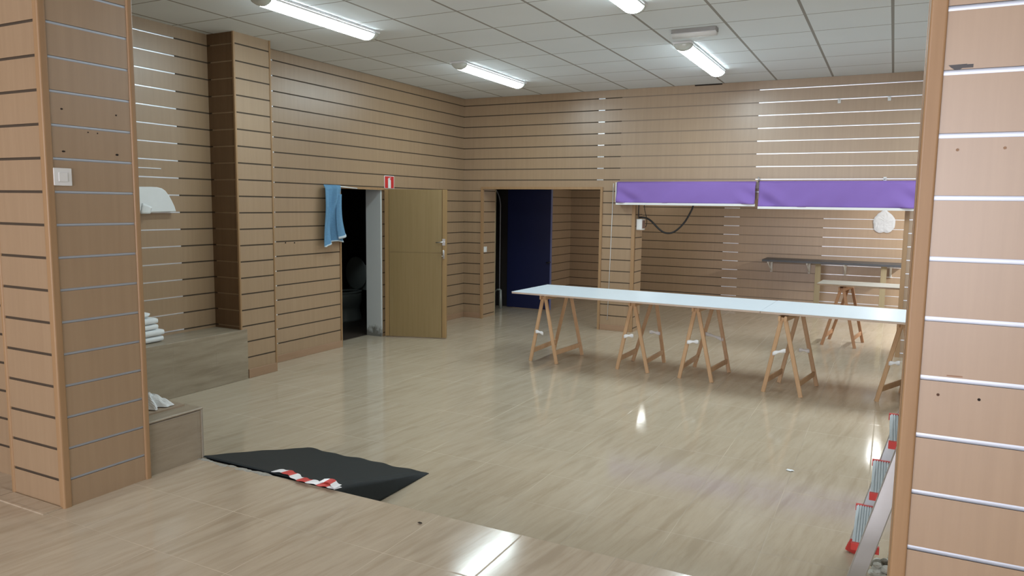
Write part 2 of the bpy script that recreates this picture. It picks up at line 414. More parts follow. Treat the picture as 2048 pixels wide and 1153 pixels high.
# baseboards
def baseb(name, mb): mb.build(name, BASEW, bevel=.003, **K)
baseb('baseboard_left', MB().box(XL, XL+.014, 5.31, 6.575, 0, .075))
baseb('baseboard_column', MB().box(-5.294, -5.280, 4.935, 5.29, 0, .085))
baseb('baseboard_far_left', MB().box(XL, XL+.012, 7.45, D-.012, 0, .075))
baseb('baseboard_back', MB().box(XL+.012, OX0-.032, D-.012, D, 0, .075).box(OX1+.034, PX0-.036, D-.012, D, 0, .075))

# tiled plinths
MB().box(-5.63, -5.279, 2.5, 4.925, 0, .47).build('platform', TCL, bevel=.004, **K)
pb = MB().box(-4.0, -3.406, 2.484, 2.826, .0, .478).box(-4.0, -3.398, 2.484, 2.834, .482, .494)
pb.build('parapet', TCL, bevel=.005, **K)

trim(MB().box(-3.408, -3.400, 2.822, 2.831, .2, .478), m_plain('pale_corner_profile', (.34, .31, .25), .5))
trim(MB().box(-4.6, -3.80, 1.90, 2.02, .199, .206).box(-3.79, -3.40, 1.93, 2.018, .199, .206), TUP)
# ------------------------------------------------------------------ doors
d1 = empty('door_1', (XL+.02, 7.395, .012), math.atan2(7.632-7.395, -4.838-XL-.02), label='open oak veneer toilet door with pine edge stiles', kind='structure')
LW, LH = .775, 1.812
x = MB(); x.box(.055, LW-.055, -.018, .018, .0, 1.045, 0); x.box(.055, LW-.055, -.018, .018, 1.048, LH, 0)
x.build('door_panel', DOORW, d1)
for a, b in ((0, .05), (LW-.05, LW)):
    MB().box(a, b, -.024, .024, 0, LH).build('door_stile', PINE, d1, bevel=.002)
hd = MB(); hd.tube([(LW-.03, -.024, 1.18), (LW-.03, -.06, 1.18), (LW-.05, -.066, 1.18), (LW-.12, -.066, 1.175)], [.009, .009, .008, .006])
hd.box(LW-.048, LW-.012, -.030, -.024, 1.14, 1.22)
hd.build('door_handle', STEEL, d1)
bo = MB(); bo.box(LW-.040, LW-.02, -.034, -.024, .98, 1.08); bo.tube([(LW-.03, -.045, .985), (LW-.03, -.045, 1.085)], .006)
bo.tube([(LW-.03, -.045, 1.01), (LW-.045, -.06, 1.01)], .004)
bo.build('door_bolt', STEEL, d1)
d2 = empty('door_2', (-5.50, 10.585, .01), 0, label='dark blue painted door standing open in the back doorway', kind='structure')
MB().box(0, .76, -.02, .02, 0, 2.02).build('door_panel', BLUE, d2, bevel=.003)
MB().box(.757, .767, -.023, .023, 0, 2.02).build('door_edge', m_plain('blue_grey_edge', (.12, .14, .3), .5), d2)
h = MB(); h.tube([(.72, -.02, .75), (.72, -.065, .75), (.74, -.07, .75), (.79, -.075, .765)], .010); h.build('door_handle', BLACK, d2)
# arched rim of the dark side room's opening
ar = MB(); pts = []
for i in range(14):
    a = math.radians(90*i/13); pts.append((-5.50-.28*(1-math.sin(a)) if False else -5.60-.22*(1-math.cos(a)), 10.50, 1.62+.34*math.sin(a)))
ar.tube([(-5.60, 10.50, 0.04)]+pts, .010, n=6)
tn[0] += 1; ar.build('trim_%d' % tn[0], m_plain('pale_rim', (.30, .30, .34), .6), **K)

# ------------------------------------------------------------------ lights on the ceiling
def lamp(x, y0, y1, label, zc=C, lit_mat=None, g='fluorescent fittings on the ceiling'):
    t = empty('fluorescent_light', (x, (y0+y1)/2, zc-.001), label=label, cat='ceiling light', group=g)
    h = (y1-y0)/2; W = .085
    def prof(sc, dz=0, n=10): return [(W*sc*math.cos(math.pi*k/n), -(.020+dz)-.055*sc*math.sin(math.pi*k/n)) for k in range(n+1)]
    MB().box(-W, W, -h, h, -.020, 0).build('housing', DIFF, t, bevel=.004)
    # opal diffuser: lit lower part, paler rim on the sides
    n = 12; e = .075
    P = [(W*math.cos(math.pi*k/n), -.020-.058*math.sin(math.pi*k/n)) for k in range(n+1)]
    dm = MB()
    for k in range(n):
        (a, b), (c, d) = P[k], P[k+1]
        lit = 3 <= k <= n-4
        dm.add([(a, -h+e, b), (c, -h+e, d), (c, h-e, d), (a, h-e, b)], ((3, 2, 1, 0),), 1 if lit else (2 if 1 <= k <= n-2 else 0), True)
    dm.build('diffuser', [DIFF, lit_mat or TUBEM, GLOWM], t)
    for s in (-1, 1):
        cp = MB(); rings = []
        for q, r in ((h-e, 1.0), (h-e*.6, .98), (h-e*.2, .88), (h, .70)):
            rings.append([(a*r, s*q, -.018+(b+.018)*r) for a, b in P])
        cp.loft(rings, 0); cp.build('end_cap', GLASSY, t)
    return t
lamp(-4.19, 4.07, 5.42, 'long fluorescent ceiling light at upper left, nearest the slatted column')
lamp(-4.18, 6.83, 8.33, 'fluorescent ceiling light over the back left corner beside the toilet door wall')
lamp(-1.80, 3.95, 5.50, 'fluorescent ceiling light cut by the top edge of the photo')
lamp(-1.80, 6.83, 8.42, 'fluorescent ceiling light right behind the small unlit box fitting')
BL1 = m_emit('back_tube_dim', (1, .98, .92), 9); BL2 = m_emit('back_tube', (1, .98, .95), 14)
lamp(-3.78, 11.55, 12.75, 'fluorescent light of the back room, over its left half', 2.12, BL1, 'fluorescent fittings of the back room')
lamp(-.04, 11.45, 12.75, 'fluorescent light of the back room, over the black shelf', 2.12, BL2, 'fluorescent fittings of the back room')
t = empty('emergency_light', (-1.59, 6.43, C-.001), label='small unlit white box fitting on ceiling in front of lit tube', cat='emergency light')
MB().rbox(-.19, .19, -.055, .055, -.030, 0, .012).build('housing', m_plain('grey_housing', (.30, .30, .29), .4), t)
x = MB(); n = 8
for s in range(1):
    P = [(.05*math.cos(math.pi*k/n), -.030-.035*math.sin(math.pi*k/n)) for k in range(n+1)]
    x.loft([[(q, a, b) for a, b in P] for q in (-.185, .185)], 0)
x.build('diffuser', WHITE, t)

# ------------------------------------------------------------------ trestles
def trestle(name, F, top, zt, label, mat, strips=(), group='wooden trestles'):
    """F: feet (fl, bl, fr, br) in world xy; top: ((x,y) front, (x,y) back) of the ridge"""
    cx_ = sum(p[0] for p in F)/4; cy_ = sum(p[1] for p in F)/4
    t = empty(name, (cx_, cy_, 0), label=label, cat='trestle', group=group)
    def W(p, z): return Vector((p[0]-cx_, p[1]-cy_, z))
    (tf, tb) = top
    tops = []
    for i, (foot, tp, sgn) in enumerate(((F[0], tf, -1), (F[1], tb, -1), (F[2], tf, 1), (F[3], tb, 1))):
        a = W(foot, .002); b = W((tp[0]+sgn*.012, tp[1]), zt)
        if sgn > 0: a = a; b = b
        MB().bar(a, b, .022, .036, upv=(1, 0, 0)).build('leg', mat, t)
        tops.append((a, b))
    for s, (i, j) in ((-1, (0, 1)), (1, (2, 3))):
        a = tops[i][0].lerp(tops[i][1], .985); b = tops[j][0].lerp(tops[j][1], .985)
        d = (b-a)*.06
        MB().bar(a-d+Vector((s*.012, 0, 0)), b+d+Vector((s*.012, 0, 0)), .020, .045).build('top_rail', mat, t)
        a = tops[i][0].lerp(tops[i][1], .16); b = tops[j][0].lerp(tops[j][1], .16)
        MB().bar(a, b, .016, .05).build('lower_rail', mat, t)
    for (side, f0, h0, h1) in strips:
        # white tape strip from a left leg towards the right leg of the same end
        li, ri = (0, 2) if side == 'f' else (1, 3)
        p = tops[li][0].lerp(tops[li][1], h0) if f0 >= 0 else tops[ri][0].lerp(tops[ri][1], h0)
        q0 = tops[ri][0].lerp(tops[ri][1], h1) if f0 >= 0 else tops[li][0].lerp(tops[li][1], h1)
        q = p.lerp(q0, abs(f0)); mb = MB(); N = 10
        oy = -.02 if side == 'f' else -.012
        def fn(u, v, p=p, q=q, oy=oy):
            c = p.lerp(q, u); tw = .5*math.sin(u*4)
            return c+Vector((0, oy+(v-.5)*.02*math.sin(tw), +.006*math.sin(u*math.pi)+(v-.5)*(.030+.010*math.sin(u*9))*math.cos(tw)))
        mb.grid(N, 2, fn); mb.build('tie_strip', TAPEW, t, solid=.002)
    return t
G = 'wooden trestles under the long white table'
ZT = .705
trestle('trestle', ((-3.35, 7.005), (-3.36, 7.64), (-3.04, 6.987), (-2.983, 7.563)), ((-3.20, 7.0), (-3.17, 7.60)), ZT,
        'wooden trestle under left end of long white table', LEGW, (('f', .5, .46, .42),), G)
trestle('trestle', ((-2.409, 7.085), (-2.394, 7.56), (-2.084, 7.067), (-2.077, 7.645)), ((-2.24, 7.02), (-2.2, 7.63)), ZT,
        'second wooden trestle from left, in front of the doorway pier', LEGW, (('f', .6, .50, .54), ('b', -.6, .44, .47)), G)
trestle('trestle', ((-1.752, 7.014), (-1.742, 7.60), (-1.435, 6.988), (-1.373, 7.511)), ((-1.60, 6.97), (-1.55, 7.57)), ZT,
        'middle wooden trestle, just left of the joint between the two tabletops', LEGW, (('f', .7, .52, .55), ('b', -.95, .46, .52)), G)
trestle('trestle', ((-.95, 6.877), (-.872, 7.32), (-.625, 6.823), (-.54, 7.352)), ((-.80, 6.80), (-.72, 7.37)), ZT,
        'fourth wooden trestle from left, right of the tabletop joint', LEGW, (('f', .72, .52, .6), ('b', -.5, .46, .47)), G)
trestle('trestle', ((-.03, 7.016), (.16, 7.45), (.30, 6.86), (.46, 7.30)), ((.13, 6.95), (.27, 7.38)), ZT,
        'rightmost wooden trestle, partly hidden by the near right pillar', LEGW, (('f', .5, .50, .55),), G)
# tabletops
def tabletop(x0, y0, y1, rz, ln, label, z=.728):
    t = empty('tabletop', (x0, y0, z), rz, label=label, cat='tabletop', group='long white tabletops on trestles')
    MB().box(0, ln, 0, y1-y0, 0, .017).build('board', EDGE, t, bevel=.001)
    MB().box(-.001, ln+.001, -.001, y1-y0+.001, .017, .0205).build('laminate_top', TABLETOP, t)
    return t
tabletop(-3.515, 6.865, 7.715, math.radians(-1.9), 2.52, 'left white tabletop of the long table, its free end by the doorway')
tabletop(-.992, 6.775, 7.640, math.radians(-2.1), 2.5, 'right white tabletop, running behind the near right pillar', .7285)

# ------------------------------------------------------------------ purple blinds over the pass-through
def blind(x0, x1, zt, zb, label, seed):
    t = empty('roller_blind', ((x0+x1)/2, D-.06, zt), label=label, cat='blind', group='purple blinds over the wide opening')
    w2 = (x1-x0)/2; h = zt-zb
    def fn(u, v):
        e = math.exp(-((u-.06)*9)**2)+math.exp(-((u-.97)*12)**2)
        y = -.045-.02*math.sin(v*math.pi*.6) - .010*math.sin((u*11+v*2.2)+seed)*v - .030*e*math.sin((u*w2*2*16-v*7)+seed)*v
        y -= .008*math.sin(u*37+seed*2+v*5)*v*(1-u*.6)
        return (-w2+2*w2*u, y, -h*v)
    MB().grid(90, 14, fn).build('fabric', PURPLE, t, solid=.003)
    MB().tube([(-w2, -.02, -.012), (w2, -.02, -.012)], .028, n=12).build('roller', PURPLE, t)
    MB().rbox(-w2-.004, w2+.004, -.078, -.050, -h-.026, -h+.002, .008).build('bottom_bar', WHITE, t)
    if seed < 2: MB().box(-w2-.012, -w2-.003, -.07, .05, -h*.98, .006).build('side_bracket', WHITE, t)
blind(-3.20, -1.475, 1.955, 1.70, 'left purple fabric blind, above the white junction box', 1.0)
blind(-1.435, .22, 1.96, 1.672, 'right purple fabric blind, longer drop, beside near right pillar', 2.3)
t = empty('blind_bracket', (-1.455, D-.03, 1.93), label='small dark metal bracket between the two purple blinds', cat='bracket')
MB().box(-.018, .018, -.06, .028, -.045, .03).build('arm', m_plain('dark_metal', (.12, .1, .1), .4, .6), t)
MB().tube([(.006, -.03, .03), (.006, -.03, .075), (-.006, -.03, .09)], .008).build('hook', STEEL, t)
# cord
x = MB(); x.tube([(-3.283, D-.008, 1.95), (-3.298, D-.008, 1.1), (-3.318, D-.008, .14)], .004, n=6)
x.build('cable', WHITE, label='thin white cable running down the pier left of the purple blinds', cat='cable')

# junction box and black cable
t = empty('junction_box', (PX0+.004, 9.42, 1.42), label='small white junction box on the pier under the purple blind', cat='junction box')
MB().box(.006, .080, -.07, .07, -.072, .072).build('box_body', WHITE, t, bevel=.006)
MB().box(.012, .074, -.078, -.070, -.064, .064).build('cover', WHITE, t, bevel=.003)
MB().box(.080, .086, -.05, .05, -.05, .055).build('side_plate', m_plain('brown_plate', (.2, .12, .1), .5), t)
cb = [(-2.960, 9.42, 1.512), (-2.918, 9.44, 1.512), (-2.86, 9.45, 1.500), (-2.80, 9.45, 1.462), (-2.72, 9.45, 1.385), (-2.645, 9.45, 1.330), (-2.572, 9.45, 1.315),
      (-2.50, 9.45, 1.335), (-2.425, 9.45, 1.395), (-2.36, 9.45, 1.475), (-2.31, 9.45, 1.565), (-2.27, 9.45, 1.66), (-2.26, 9.45, 1.78)]
def smooth_path(P, k=4):
    P = [Vector(p) for p in P]; out = []
    for i in range(len(P)-1):
        a, b, c, d = P[max(i-1, 0)], P[i], P[i+1], P[min(i+2, len(P)-1)]
        for j in range(k):
            t_ = j/k
            out.append(.5*((2*b)+(c-a)*t_+(2*a-5*b+4*c-d)*t_*t_+(3*b-a-3*c+d)*t_**3))
    return out+[P[-1]]
MB().tube(smooth_path(cb), .012, n=8).build('cable', BLACK, label='thick black cable sagging below the left purple blind', cat='cable')
MB().tube(smooth_path([(-2.952, 9.37, 1.80), (-2.955, 9.37, 1.60), (-2.952, 9.38, 1.50)]), .007, n=6).build('cable', BLACK, label='black cable dropping straight into the white junction box', cat='cable')
MB().tube(smooth_path([(-2.935, 9.50, 1.80), (-2.915, 9.5, 1.62), (-2.885, 9.50, 1.50), (-2.880, 9.49, 1.42), (-2.888, 9.47, 1.385)]), .005, n=6).build('cable', BLACK, label='thin black cable looping around right side of junction box', cat='cable')

# ------------------------------------------------------------------ back room furniture
t = empty('wall_shelf', (-.85, 12.99, .80), label='black shelf on white brackets across the far wall', cat='shelf')
MB().box(-.99, 1.06, -.55, 0, 0, .035).build('shelf_board', SHELFB, t, bevel=.002)
for bx in (-.91, -.32, .22, .87):
    b = MB(); b.box(bx-.012, bx+.012, -.45, -.004, -.030, -.001); b.box(bx-.016, bx+.016, -.03, -.002, -.20, -.030)
    b.tube([(bx, -.42, -.03), (bx, -.02, -.19)], .007, n=6)
    b.build('bracket', WHITE, t)
for xx, lab in ((-1.0, 'left wooden plank post under the black shelf, at bench board end'), (-.075, 'right wooden plank post under the black shelf')):
    MB().box(xx-.04, xx+.04, 12.50, 12.53, 0, .798).build('shelf_post', PALEP, label=lab, cat='post', group='plank posts under the black shelf', bevel=.002)
t = trestle('trestle', ((-.683, 9.68), (-.631, 10.147), (-.312, 9.608), (-.242, 10.101)), ((-.49, 9.66), (-.42, 10.12)), .713,
            'dark wooden trestle in the back room under the grey bench board', LEGD, (), 'trestle in the back room')
t = empty('bench_board', (-.77, 9.62, .738), math.radians(-3.0), label='grey laminate board resting on the back room trestle', cat='board')
MB().box(0, 1.6, 0, .52, 0, .018).build('board', m_wood('board_core', (.3, .2, .12), (.36, .25, .16)), t)
MB().box(-.001, 1.601, -.001, .521, .018, .021).build('laminate_top', GREYB, t)
# crumpled white paper on the far wall
def blob_disc(cx_, cz, rx, rz, seed, n=28):
    rnd = random.Random(seed); rr = [1+.06*math.sin(3*a*2*math.pi/n+seed)+.04*math.sin(5*a*2*math.pi/n)+rnd.uniform(-.04, .04) for a in range(n)]
    mb = MB(); R = 6; vs = []; fs = []
    for j in range(R+1):
        for i in range(n):
            a = 2*math.pi*i/n; q = j/R*rr[i]
            vs.append((cx_+rx*q*math.cos(a), rnd.uniform(-.006, 0)-(.008 if j < R else 0), cz+rz*q*math.sin(a)))
    for j in range(R):
        for i in range(n): fs.append((j*n+i, j*n+(i+1) % n, (j+1)*n+(i+1) % n, (j+1)*n+i))
    mb.add(vs, fs); return mb
o = blob_disc(0, 0, .155, .175, 3).build('paper_sheet', m_plain('plaster_white', (.60, .62, .66), .9), solid=.002, label='crumpled round white paper stuck on the far wall under right blind', cat='paper')
o.location = (-.118, 12.985, 1.46)

# hooks high on the back wall
def hook(x, z, label):
    t = empty('wall_hook', (x, D, z), label=label, cat='hook', group='white hooks on the back wall')
    MB().box(-.016, .016, -.012, 0, -.04, .006).build('plate', WHITE, t, bevel=.003)
    MB().tube([(0, -.012, -.005), (0, -.035, -.02), (0, -.045, -.005)], .006).build('prong', WHITE, t)
hook(-.625, 2.888, 'left small white hook high on the back wall'); hook(-.118, 2.890, 'right small white hook high on the back wall')
hook(-.108, 2.012, 'small white hook just above the right purple blind')

# ------------------------------------------------------------------ toilet
t = empty('toilet', (-6.74, 8.42, 0), 0, label='white toilet with raised lid in the dark toilet room', cat='toilet')
def ell(cx_, cy_, z, rx, ry, n=24): return [(cx_+rx*math.cos(2*math.pi*k/n), cy_+ry*math.sin(2*math.pi*k/n), z) for k in range(n)]
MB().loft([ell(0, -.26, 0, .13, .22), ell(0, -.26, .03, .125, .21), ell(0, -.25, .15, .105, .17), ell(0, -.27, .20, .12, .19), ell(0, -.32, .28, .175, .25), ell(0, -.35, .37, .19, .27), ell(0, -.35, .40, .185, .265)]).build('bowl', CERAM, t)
x = MB(); a = ell(0, -.35, .405, .19, .27); b = ell(0, -.35, .405, .12, .19); a2 = ell(0, -.35, .43, .19, .27); b2 = ell(0, -.35, .43, .12, .19)
n = 24; x.add(a+b+a2+b2, [(i, (i+1) % n, n+(i+1) % n, n+i) for i in range(n)]+[(2*n+i, 3*n+i, 3*n+(i+1) % n, 2*n+(i+1) % n) for i in range(n)]+[(i, 2*n+i, 2*n+(i+1) % n, (i+1) % n) for i in range(n)]+[(n+i, n+(i+1) % n, 3*n+(i+1) % n, 3*n+i) for i in range(n)], 0, True)
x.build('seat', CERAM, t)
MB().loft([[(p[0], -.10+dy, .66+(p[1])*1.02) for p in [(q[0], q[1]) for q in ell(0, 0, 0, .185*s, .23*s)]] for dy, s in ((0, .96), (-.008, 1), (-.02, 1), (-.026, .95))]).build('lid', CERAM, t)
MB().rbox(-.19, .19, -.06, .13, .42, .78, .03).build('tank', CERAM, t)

# towel hanging on a rod at the toilet door
t = empty('towel', (XL+.02, 6.40, 1.845), label='light blue towel hanging at the left of the toilet doorway', cat='towel')
def tw(u, v):
    y0 = -.128-.062*v+.02*v*v; y1 = .150+.0*v+(.045*max(0, v-.65)/.35)
    y = y0+(y1-y0)*u
    L_ = .675-.05*u+.010*math.sin(u*9)-.02*math.sin(u*math.pi)
    x = .036+.030*math.sin(u*10.5+.6)*min(1, v*2.0+.25)+.012*math.sin(u*23+v*1.2)*v+.010*math.sin(v*5+u*3)
    x += .030*math.exp(-((u-(.60-.28*v))*9)**2)
    if v < .06: x *= .5+v*8
    return (x, y, -L_*v)
MB().grid(60, 50, tw).build('cloth', TOWEL, t, solid=.006)
def fl(u, v):
    yc = .075-.055*math.sin(v*2.6)*.7+.03*v; wv = .028+.034*v
    y = yc+wv*(u*2-1)
    return (.088+.034*math.sin(u*math.pi)-.03*(1-v), y, -.10-(.49-.03*u)*v)
MB().grid(14, 30, fl).build('folded_corner', TOWEL, t, solid=.006)
def hemf(f, eps=.012):
    def g(u, v):
        a = Vector(f(u, 1-eps*1.4+eps*1.8*v)); return a+Vector((.004, 0, 0))
    return g
MB().grid(60, 2, hemf(tw)).build('hem', HEM, t, solid=.009)
MB().grid(14, 2, hemf(fl, .03)).build('hem', HEM, t, solid=.009)
MB().tube([(XL+.03, 6.42, 1.838), (XL+.03, 6.85, 1.818)], .007).build('rod', WHITE, label='thin white rod across the top of the toilet doorway', cat='rod')

# fire extinguisher sign
t = empty('fire_extinguisher_sign', (XL+.001, 7.505, 1.912), label='red fire extinguisher sign above the toilet door', cat='sign')
MB().box(0, .003, -.100, .100, -.078, .078).build('plate', WHITE, t)
MB().box(.003, .0045, -.090, .090, -.074, .070).build('red_field', REDSIGN, t)
P = [(-.028, -.072), (.028, -.072), (.028, .018), (.020, .032), (.008, .038), (-.008, .038), (-.020, .032), (-.028, .018)]
x = MB().prism(P, .0045, .006, axis='x'); x.prism([(-.010, .036), (.010, .036), (.010, .050), (-.010, .050)], .0045, .006, axis='x')
x.prism([(-.034, .030), (-.018, .052), (.028, .058), (.030, .050), (-.012, .044), (-.026, .026)], .0045, .006, axis='x')
x.build('pictogram', WHITE, t)

# light switches
t = empty('light_switch', (XP+.001, 2.094, 1.752), label='white light switch on the near left pillar', cat='light switch')
MB().box(0, .008, -.042, .042, -.040, .040).build('plate', WHITE, t, bevel=.003)
MB().box(.008, .012, -.021, .021, -.022, .020).build('rocker', WHITE, t, bevel=.002)
t = empty('light_switch', (-5.261, 9.40, 1.003), label='white light switch inside the back doorway', cat='light switch')
MB().box(0, .010, -.042, .042, -.04, .04).build('plate', WHITE, t, bevel=.003)
MB().box(.010, .014, -.02, .02, -.02, .02).build('rocker', WHITE, t)

# ------------------------------------------------------------------ things at the left recess
def packs():
    lab = ['lowest white folded pack of the stack on the tiled platform', 'second white folded pack from the bottom of the stack',
           'third white folded pack from the bottom of the stack', 'fourth white folded pack, just below the rounded top one']
    z = .472
    for i, (h, y1, x1) in enumerate(((.050, 4.135, -5.395), (.052, 4.14, -5.39), (.046, 4.10, -5.41), (.050, 4.10, -5.41))):
        n = 10; rings = []
        for q in range(9):
            y = 3.70+(y1-3.70)*q/8; e = 1-.12*(abs(q/4-1))**6
            pts = []
            for k in range(16):
                a = 2*math.pi*k/16; cxx = math.copysign(abs(math.cos(a))**.35, math.cos(a)); czz = math.copysign(abs(math.sin(a))**.45, math.sin(a))
                pts.append((x1-.11+cxx*.11*e, y, z+h/2+czz*h/2*e))
            rings.append(pts)
        MB().loft(rings).build('folded_pack', PAPER, label=lab[i], cat='folded pack', group='white packs stacked on the tiled platform')
        z += h+.001
    rings = []
    for q in range(9):
        y = 3.72+.36*q/8; e = (1-(abs(q/4-1))**4*.75)
        rings.append([(-5.52+.10*math.cos(2*math.pi*k/16)*e, y, z+.028+.027*math.sin(2*math.pi*k/16)*e) for k in range(16)])
    MB().loft(rings).build('folded_pack', PAPER, label='rounded white pack on top of the stack, topmost', cat='folded pack', group='white packs stacked on the tiled platform')
packs()
# white paper sheet draped over something on the slatted wall
t = empty('paper_cover', (-5.628, 4.10, 1.54), label='white curved paper sheet hanging on the slatted wall beside the left pillar', cat='paper sheet')
sil = [(-.30, .0), (.335, .014), (.320, .06), (.295, .11), (.268, .155), (.235, .195), (.20, .215), (.16, .223), (.10, .224), (-.30, .216)]
n = len(sil)
x = MB(); front = [(.06, a, b) for a, b in sil]; mid = [(.045, a*1.0, b) for a, b in sil]; back = [(.003, a*.99, b*.99) for a, b in sil]
x.loft([back, mid, [(.062, a*.985, b*.975+.003) for a, b in sil]], smooth=False)
x.build('sheet', PAPER, t, bevel=.006)
x = MB(); x.grid(6, 4, lambda u, v: (.066+.012*math.sin(u*3.1), -.02+.09*u+.02*v, .002+.09*v*(1-.4*u)-.004)); x.build('curled_corner', PAPER, t, solid=.002)

MB().box(-5.630, -5.624, 4.08, 4.34, 1.918, 1.926).build('metal_strip', ALU, label='short loose aluminium strip on the slatted wall above the paper sheet', cat='metal strip')
# plank and crumpled white rag on the parapet
t = MB().box(-3.92, -3.51, 2.50, 2.80, .493, .503).build('wooden_board', m_wood('raw_board', (.36, .28, .2), (.44, .35, .26), grain=(20, 3, 3)), label='thin raw board lying on the tiled parapet', cat='board')
def crumple(cx_, cy_, z, rx, ry, h, seed, nu=26, nv=20, edge=.25):
    rnd = random.Random(seed); ph = [(rnd.uniform(4, 16), rnd.uniform(4, 16), rnd.uniform(0, 6.28), rnd.uniform(.2, 1)) for _ in range(9)]
    def fn(u, v):
        a, b = u*2-1, v*2-1; r = min(1, math.hypot(a, b))
        k = 1/max(1, math.hypot(a, b)/max(abs(a), abs(b), 1e-6)) if (a or b) else 1
        x, y = a*k, b*k; rr = math.hypot(x, y)
        s = sum(w_*math.sin(fx*x+fy*y+p) for fx, fy, p, w_ in ph)/4
        jag = 1+.16*math.sin(5*math.atan2(y, x)+seed)+.08*math.sin(11*math.atan2(y, x))
        zz = max(.001, h*(1-rr**2.2)*(.65+.45*abs(s))+.004)
        return (cx_+rx*x*jag+.01*s, cy_+ry*y*jag, z+zz)
    return MB().grid(nu, nv, fn, smooth=False)
crumple(-3.685, 2.685, .503, .150, .095, .075, 5).build('rag', PAPER, label='crumpled white rag lying on the raw board by the left pillar', cat='rag', solid=.002)
crumple(-3.56, 2.545, .503, .03, .03, .035, 9, 14, 12).build('rag', PAPER, label='small white crumpled scrap beside the bigger rag, next to the pillar', cat='rag', solid=.002)

# ------------------------------------------------------------------ black ramp
rp = empty('ramp', (-2.94, 3.25, 0), label='black rubber mat ramp leading down from the raised floor', cat='ramp')
x = MB()
X0, X1 = -.485, .475
def rfn(u, v):
    # v: 0 at the step, 1 at the lower end ; profile goes over the right side down to the floor
    y = -.425+.86*v; zt = .203*(1-v)+.003
    rg = .006*math.sin(u*40)*(1 if v > .99 else 0)
    if u < .9:
        q = u/.9; xx = X0+(X1-X0)*q; z = zt
        if q > .96: z = zt-.004
        if v > .99: y += .007*math.sin(q*31)+.006*math.sin(q*13+1)
        if q < .001: xx += .006*math.sin(v*20)
    else:
        q = (u-.9)/.1; xx = X1+.010*math.sin(q*math.pi*.5)+.012*q; z = zt*(1-q)+.001*q
    z += .003*math.sin(xx*9+y*6)*math.sin(v*math.pi)
    return (xx, y, max(z, .002))
x.grid(60, 24, rfn); x.build('mat', RUBBER, rp, solid=.004)
x = MB(); x.add([(X0+.02, -.42, .001), (X1-.006, -.42, .001), (X1-.006, .40, .001), (X0+.02, .40, .001), (X0+.02, -.42, .195), (X1-.006, -.42, .195), (X1-.006, .40, .008), (X0+.02, .40, .008)],
                ((3, 2, 1, 0), (4, 5, 6, 7), (0, 1, 5, 4), (1, 2, 6, 5), (2, 3, 7, 6), (3, 0, 4, 7)))
x.build('wedge', RUBBER, rp)
# grey dust along its near edge, on the raised floor
x = MB(); rnd = random.Random(4)
for i in range(16):
    a = -3.40+i*.034+rnd.uniform(-.01, .01); r = rnd.uniform(.010, .026); n = 9; yy = 2.800+rnd.uniform(-.012, .008)
    pts = [(a+r*1.6*math.cos(2*math.pi*k/n)*rnd.uniform(.6, 1.2), yy+r*math.sin(2*math.pi*k/n)*rnd.uniform(.5, 1)*.8) for k in range(n)]
    x.prism(pts, .2002, .2012+.001*rnd.random())
x.build('dust_residue', DUST, label='grey dust residue along the near edge of the black ramp', cat='dust', kind='stuff')
# red and white barrier tape
t = empty('barrier_tape', (-2.64, 2.82, .205), label='red and white barrier tape along the ramp edge', cat='tape')
def tape_at(s):
    return Vector((-.245+.47*s, .028-.050*s+.012*math.sin(s*9), .006+.006*abs(math.sin(s*8))))
N = 48; vs, fs, mi = [], [], []
x = MB()
for i in range(N):
    a, b = tape_at(i/N), tape_at((i+1)/N)
    wa, wb_ = .020+.005*math.sin(i*.9), .020+.005*math.sin((i+1)*.9)
    sk = .022
    x.add([a+Vector((0, -wa, 0)), b+Vector((0, -wb_, 0)), b+Vector((sk, wb_, .004)), a+Vector((sk, wa, .004))], ((0, 1, 2, 3),), 1 if (i//7) % 2 == 1 else 0)
x.build('strip', [TAPEW, RED], t, solid=.0015)
x = MB()
for i in range(16):
    u = i/16
    a = Vector((.10+.13*u, .008+.020*math.sin(u*5), .018)); b = Vector((.10+.13*(u+1/16), .008+.020*math.sin((u+1/16)*5), .018))
    x.add([a+Vector((0, -.018, 0)), b+Vector((0, -.018, 0)), b+Vector((.01, .018, .008)), a+Vector((.01, .018, .008))], ((0, 1, 2, 3),), 1 if 2 < i < 9 else 0)
x.build('folded_end', [TAPEW, RED], t, solid=.0015)

# ------------------------------------------------------------------ stepladder
t = empty('stepladder', (-.06, 3.55, 0), label='aluminium stepladder with red plastic caps behind the near right pillar', cat='stepladder')
def sx(z): return .246*z-.004          # stile centre at height z
ya, yb = -.235, .255
HT = 1.16
for y in (ya, yb):
    MB().bar((sx(0), y, .03), (sx(HT), y, HT), .022, .066, upv=(1, 0, 0)).build('front_stile', ALUL, t)
    MB().bar((.78, y*.98, .03), (sx(HT)+.03, y*.9, HT-.03), .018, .030, upv=(1, 0, 0)).build('rear_leg', ALUL, t)
    MB().bar((sx(0)-.006, y, 0), (sx(.06), y, .06), .028, .076, upv=(1, 0, 0)).build('foot_cap', RED, t)
    MB().bar((.785, y*.98, 0), (.775, y*.98, .05), .024, .038, upv=(1, 0, 0)).build('foot_cap', RED, t)
for z in (.25, .48, .71, .94):
    x0 = sx(z)-.066
    s = MB().box(x0, x0+.100, ya+.012, yb-.012, z-.028, z-.004)
    for k in range(9): s.box(x0+.005+k*.0105, x0+.0115+k*.0105, ya+.014, yb-.014, z-.004, z)
    tr_ = s.build('tread', TREADM, t)
    for y0, y1 in ((ya+.004, ya+.022), (yb-.022, yb-.004)):
        MB().box(x0-.004, x0+.104, y0, y1, z-.030, z+.002).build('end_cap', RED, tr_, bevel=.002)
MB().box(sx(HT)-.05, sx(HT)+.20, ya-.01, yb+.01, HT, HT+.03).build('platform', TREADM, t, bevel=.004)
